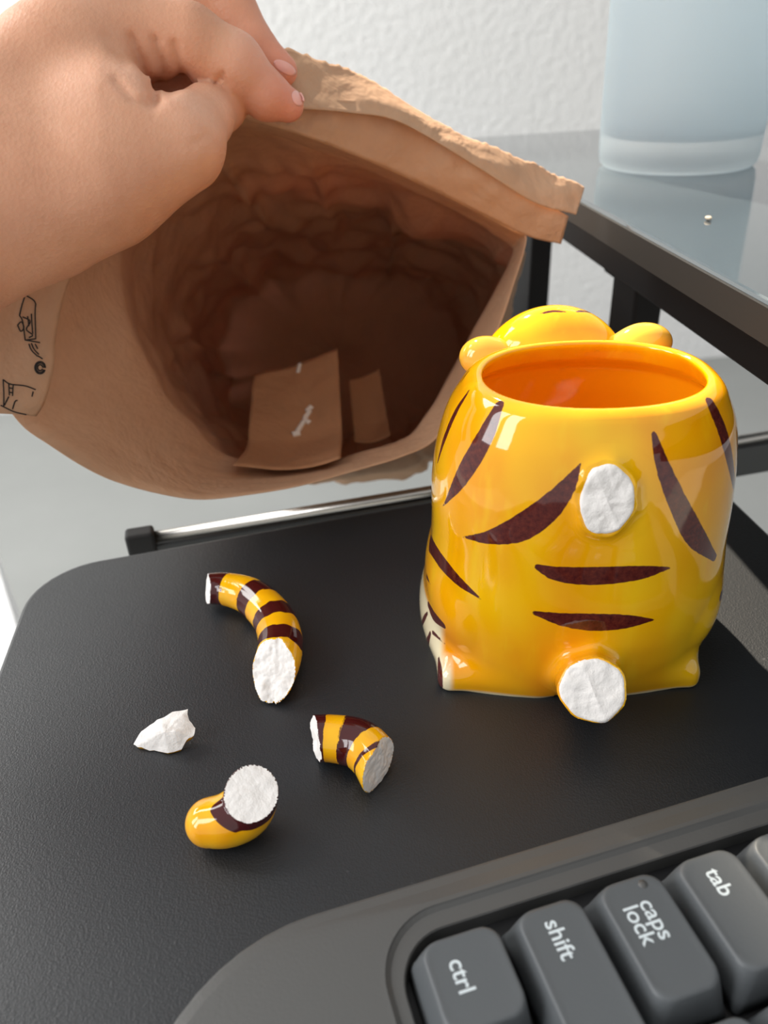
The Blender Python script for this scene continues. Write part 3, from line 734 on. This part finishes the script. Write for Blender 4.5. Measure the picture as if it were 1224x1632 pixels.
# ------------------------------------------------------------------ paper slips inside the bag
def sheet(name, label, corners, bend, mat, seed, curl=0.0):
    """corners: TL TR BR BL as (px, py, depth)"""
    A, B, C_, D = [un(*c) for c in corners]; V = []; nu, nv = 24, 30
    n = np.cross(B - A, D - A); n /= np.linalg.norm(n)
    for j in range(nv):
        for i in range(nu):
            u, v = i / (nu - 1), j / (nv - 1); p = (A * (1 - u) + B * u) * (1 - v) + (D * (1 - u) + C_ * u) * v
            V.append(p + n * (bend * math.sin(math.pi * u) * (0.4 + 0.6 * v)) - FWD * curl * max(0, v - 0.72) ** 1.5)
    V = np.array(V); V = V + n * (0.9 * vnoise(V / 9.0, seed))[:, None]
    c = V.mean(0); root = tag(empty(name, (c[0], c[1], V[:, 2].min())), label, 'paper')
    o = mesh('sheet', V, grid_faces(nu, nv), mat, root, world=True); solid(o, 0.25)
    return root, V, nu
slip_m = mat_kraft('brown_slip_paper', (200, 150, 112), 0.2)
r1, VS, nu = sheet('paper_slip', 'brown paper slip with white print inside the paper bag', [(404, 596, 392), (538, 556, 396), (548, 738, 360), (392, 748, 352)], 5, slip_m, 3, 200)
sb = BVHTree.FromPolygons(VS.tolist(), grid_faces(24, 30))
for pl, w in (([(478, 690), (466, 693)], 1.6), ([(484, 672), (474, 688)], 1.3), ([(494, 655), (486, 668), (494, 674)], 1.3), ([(497, 648), (489, 656)], 1.4), ([(478, 580), (475, 594)], 1.1)):
    q = []
    for x, y in catmull(np.c_[np.array(pl, float), np.zeros(len(pl))], 8)[:, :2]:
        d = un(x, y, 1.0) - EYE; d /= np.linalg.norm(d); h = sb.ray_cast(Vector(EYE), Vector(d))
        if h[0] is not None: q.append(np.array(h[0]) - d * 0.1)
    if len(q) > 2:
        v, f = tube_geo(q, w, 8); mesh('white_print', v, f, M['mark'], r1, world=True)
sheet('paper_slip', 'small plain brown paper slip behind the white-printed one in the bag', [(556, 606, 420), (604, 588, 422), (622, 696, 405), (566, 706, 402)], 4, slip_m, 6, 60)

# ------------------------------------------------------------------ hand
def hp(px, py, Z): return un(px, py, Z)
def hr(r, Z): return r * Z / F_PX
HAND = [  # (px, py, depth, radius px) chains
 [(-420, 570, 215, 130), (-130, 385, 222, 120), (30, 315, 232, 106)],
 [(-130, 350, 222, 130), (-15, 240, 240, 128), (115, 122, 248, 100), (165, 62, 250, 84)],
 [(60, 310, 236, 118), (200, 225, 240, 98), (270, 215, 240, 62)],
 [(-20, 385, 226, 74), (170, 300, 232, 70), (292, 238, 236, 53)],
]
THUMB = [[(292, 236, 236, 55), (322, 188, 251, 47), (352, 168, 262, 38), (372, 158, 266, 30)]]
INDEX = [[(165, 64, 250, 84), (300, 66, 250, 54), (372, 104, 255, 48), (424, 152, 262, 36), (458, 167, 265, 26)]]
MIDDLE = [[(150, -20, 268, 85), (290, -60, 268, 52), (345, -25, 268, 47), (402, 72, 271, 34), (450, 112, 273, 24)]]
RING = [[(130, -80, 285, 70), (270, -120, 288, 44), (320, -70, 290, 38), (340, -15, 292, 26)]]
LITTLE = [[(110, -150, 308, 65), (230, -190, 308, 40), (290, -130, 308, 34), (315, -60, 306, 26)]]
PALM = [[(-20, 250, 258, 100), (100, 90, 270, 75)], [(130, 160, 262, 60), (330, 140, 273, 30)]]
CREASES = [([(210, 60), (228, 108), (238, 138)], 8, 1.5), ([(248, 62), (258, 98), (262, 118)], 7, 1.4), ([(279, 70), (289, 118)], 7, 1.2), ([(184, 128), (212, 160), (244, 172)], 7, 1.1), ([(168, 60), (200, 100)], 9, 0.5), ([(246, 158), (251, 134), (268, 142), (290, 126)], 11, 4.2),
           ([(345, 132), (356, 116)], 4, 0.9), ([(352, 120), (362, 132)], 4, 0.8), ([(305, 232), (330, 214)], 5, 0.5)]
def f_hand(p):
    d = np.full(len(p), 1e3)
    for g, k in ((HAND, 11), (PALM, 10)):
        for ch in g:
            for a, b in zip(ch[:-1], ch[1:]): d = smin(d, cone(p, hp(*a[:3]), hp(*b[:3]), hr(a[3], a[2]), hr(b[3], b[2])), k)
    H = d
    for g, k in ((THUMB, 6.0), (INDEX, 5.0), (MIDDLE, 5.0), (RING, 5.0), (LITTLE, 5.0)):
        e = np.full(len(p), 1e3)
        for ch in g:
            for a, b in zip(ch[:-1], ch[1:]): e = smin(e, cone(p, hp(*a[:3]), hp(*b[:3]), hr(a[3], a[2]), hr(b[3], b[2])), 2.5)
        d = smin(d, smin(H, e, k), 0.8)
    q = p - EYE; Z = q @ FWD; x = 612 + F_PX * (q @ RGT) / Z; y = 816 - F_PX * (q @ UPV) / Z
    near = np.abs(d) < 12
    if near.any():
        I = np.where(near)[0]; X = np.stack([x[I], y[I]], 1); add = np.zeros(len(I))
        for pl, w, dep in CREASES:
            pl = np.array(pl, float); dd_ = np.full(len(I), 1e9)
            for a, b in zip(pl[:-1], pl[1:]):
                t = np.clip((X - a) @ (b - a) / ((b - a) @ (b - a)), 0, 1); dd_ = np.minimum(dd_, np.linalg.norm(X - a - t[:, None] * (b - a), axis=1))
            add += dep * np.exp(-(dd_ / w) ** 2) * (Z[I] < 262)
        d[I] += add
    return d
hc = un(120, 200, 250)
hand = tag(empty('hand', hc), 'bare hand and wrist pinching the upper edge of the paper bag', 'hand')
pts = np.array([hp(*a[:3]) for g in (HAND, THUMB, INDEX, MIDDLE, RING, LITTLE, PALM) for ch in g for a in ch])
V, F = sdf_geo(f_hand, pts.min(0) - 34, pts.max(0) + 34, 1.25, 2)
q = V - EYE; Z = q @ FWD; X = 612 + F_PX * (q @ RGT) / Z; Yp = 816 - F_PX * (q @ UPV) / Z
rosy = np.clip((X - 330) / 130, 0, 1) * 0.5
fast_mesh('hand_skin', V, F, M['skin'], hand, dict(rosy=rosy), world=True)
hb = BVHTree.FromPolygons(V.tolist(), F.tolist())
def nail(c, along, across, la, lw, Zc):
    """nail plate: patch raised off the finger where the photograph shows it"""
    P = []; n = 11
    for j in range(n):
        for i in range(n):
            u, v = 2 * i / (n - 1) - 1, 2 * j / (n - 1) - 1; k = max(abs(u), abs(v)); r = math.hypot(u, v); s = k / r if r > 0 else 0
            x = c[0] + along[0] * la * u * s + across[0] * lw * v * s; y = c[1] + along[1] * la * u * s + across[1] * lw * v * s
            d = un(x, y, 1.0) - EYE; d /= np.linalg.norm(d); h = hb.ray_cast(Vector(EYE), Vector(d))
            pt = np.array(h[0]) if h[0] is not None and abs((np.array(h[0]) - EYE) @ FWD - Zc) < 14 else un(x, y, Zc)
            nn = np.array(h[1]) if h[0] is not None else -FWD
            if nn @ d > 0: nn = -nn
            P.append(pt + nn * 0.35 * (1 - 0.6 * r * s))
    o = mesh('fingernail', P, grid_faces(n, n), M['nail'], hand, world=True); solid(o, 0.5, -1)
nail((474, 157), (0.45, 0.89), (0.89, -0.45), 13, 8, 262)
nail((454, 108), (0.86, 0.51), (0.51, -0.86), 20, 9, 268)

# ------------------------------------------------------------------ keyboard
KA = np.array([math.cos(math.radians(14.8)), math.sin(math.radians(14.8))]); KB = np.array([KA[1], -KA[0]])      # towards the back rows; along a row
KO = at(655, 1500, 13)[:2]          # left front corner of the ctrl key
kb = tag(empty('keyboard', (KO[0], KO[1], 0)), 'dark grey keyboard with black keycaps at the lower right', 'keyboard')
def kp(a, b): return KO + KA * a + KB * b
e0, e1 = at(600, 1420, 8), at(1224, 1237, 8)
bo = float(((e0[:2] + e1[:2]) / 2 - KO) @ KB)       # row offset of the left edge
def kloop(a0, a1, b0, b1, r, n=12):
    return rounded_poly([kp(a0, b1), kp(a1, b1), kp(a1, b0), kp(a0, b0)], r, n)
AF, AB = -62, 140
o0 = kloop(AF, AB, bo, 150, [30, 20, 20, 44])
w0 = kloop(-7.2, AB - 14, -8.2, 142, [10, 10, 10, 15]); w1 = kloop(-6.0, AB - 15.2, -7.0, 141, [9, 9, 9, 14]); w2 = kloop(-3.8, AB - 17, -3.6, 139, [8, 8, 8, 12]); w3 = kloop(-3.4, AB - 17.4, -3.2, 138, [8, 8, 8, 12])
V, F = rings([at_z(inset(o0, 1.5), 0.3), at_z(o0, 1.5), at_z(o0, 6.8), at_z(inset(o0, 0.3), 7.5), at_z(inset(o0, 0.9), 7.8), at_z(inset(o0, 3), 8.1), at_z(inset(w0, -1.0), 9.2), at_z(w0, 9.25), at_z(inset(w0, 0.35), 8.9), at_z(w1, 8.3), at_z(w2, 8.3), at_z(inset(w2, .3), 8.0), at_z(w3, 4.0)])
mesh('keyboard_body', V, F[:-1], M['kbd'], kb, world=True, smooth=False)
n_ = len(w3); mesh('key_well', at_z(inset(w3, -.3), 4.0), [tuple(range(n_))], M['well'], kb, world=True, smooth=False)
fontc = {}
def legend(text, parent, c, size, a_off, b_off, z):
    cu = bpy.data.curves.new('legend', 'FONT'); cu.body = text; cu.size = size; cu.align_x = 'CENTER'; cu.align_y = 'CENTER'; cu.extrude = 0.03; cu.offset = 0.012 * size; cu.space_line = 0.78
    to = bpy.data.objects.new('tmp', cu); COL.objects.link(to); bpy.context.view_layer.update()
    me = bpy.data.meshes.new_from_object(to.evaluated_get(bpy.context.evaluated_depsgraph_get())); bpy.data.objects.remove(to)
    co = np.array([v.co[:] for v in me.vertices]); P = []
    for x, y, zz in co:
        w = kp(c[0] + a_off + y, c[1] + b_off + x); P.append((w[0], w[1], z + zz))
    F = [tuple(p.vertices) for p in me.polygons]
    o = mesh('legend', P, F, M['legend'], parent, world=False, smooth=False)
    mi = np.linalg.inv(np.array(Matrix.Translation([c_ * MM for c_ in (KO[0], KO[1], 0)])))
    V_ = np.array(P) * MM @ mi[:3, :3].T + mi[:3, 3]; o.data.vertices.foreach_set('co', V_.ravel().astype(np.float32)); o.data.update()
    o['label'] = 'white "%s" lettering' % text.replace('\n', ' ')
def keycap(a0, b0, la, lb, text=None, size=5.0, off=(0, 0), top=15.2, dot=False):
    """a key from (a0, b0), la deep towards the back rows and lb long along the row"""
    def rl(da0, da1, db0, db1, r): return rounded_poly([kp(a0 + da0, b0 + lb - db1), kp(a0 + la - da1, b0 + lb - db1), kp(a0 + la - da1, b0 + db0), kp(a0 + da0, b0 + db0)], r, 7)
    g = 0.6
    base = rl(g, g, g, g, 1.6); tp = rl(3.2, 1.5, 2.6, 3.2, 3.8)
    c2 = np.array(kp(a0 + la / 2, b0 + lb / 2))
    lo = [at_z(base, 5.2), at_z(base * 0.7 + tp * 0.3, 7.6), at_z(base * 0.28 + tp * 0.72, top - 2.6), at_z(base * 0.10 + tp * 0.90, top - 0.9), at_z(tp, top - 0.25)]
    for k, dz in ((0.05, -0.12), (0.12, -0.2), (0.3, -0.24), (0.6, -0.26), (0.97, -0.27)): lo.append(at_z(tp + (c2 - tp) * k, top + dz))
    V, F = rings(lo)
    o = mesh('keycap', V, F, M['key'], kb, world=True)
    if text: legend(text, o, (a0 + la / 2, b0 + lb / 2), size, off[0], off[1], top - 0.215); o['label'] = 'keycap lettered "%s"' % text.replace('\n', ' ')
    if dot:
        cc = kp(a0 + la * 0.70, b0 + 4.6); th = np.linspace(0, 2 * math.pi, 20, endpoint=False)
        L = [np.c_[cc[0] + r * np.cos(th), cc[1] + r * np.sin(th), np.full(20, z)] for r, z in ((1.05, top - 0.32), (1.0, top - 0.12), (0.02, top - 0.1))]
        V, F = rings(L, False, True); d = mesh('indicator_lamp', V, F, M['kbd'], kb, world=True); d.parent = o; d['label'] = 'small round unlit indicator'
U1 = 19.05
keycap(-2.2, 0, U1 + 2.2, 23.8, 'ctrl', 5.0, (-1.4, -1.2))
keycap(U1, 0, U1, 38.0, 'shift', 5.0, (0.3, -9.0))
keycap(2 * U1, 0, U1, 30.5, 'caps\nlock', 5.0, (0.2, -3.0), dot=True)
keycap(3 * U1, 0, U1, 30.5, 'tab', 5.0, (0.5, -6.0))
keycap(4 * U1, 0, U1, U1, '`', 5.0)
for row, st, n in ((0, 23.8, 4), (1, 38.0, 4), (2, 30.5, 4), (3, 30.5, 4), (4, U1, 5)):
    for i in range(n): keycap(row * U1, st + i * U1, U1, U1)

# ------------------------------------------------------------------ crumbs
def crumb(px, py, z, s, label, seed, surf):
    c = at(px, py, z); root = None
    pr = np.random.RandomState(seed); V, F = sdf_geo(lambda p: ellip(p, (0, 0, 0.4 * s), (1.25 * s, 0.5 * s, 0.34 * s)) + 0.3 * s * vnoise(p / (0.7 * s), seed), (-2 * s, -1.5 * s, -0.3 * s), (2 * s, 1.5 * s, 1.6 * s), 0.22 * s, 1)
    V[:, 2] -= V[:, 2].min() - 0.02
    me = fast_mesh('crumb', V, F, M['crumb'], None); me.location = c * MM; me.rotation_euler = (0, 0, pr.rand() * 3)
    tag(me, label, 'crumb')
crumb(1128, 351, DZ, 2.0, 'pale crumb on the glass desk top below the tumbler', 3, 'desk')
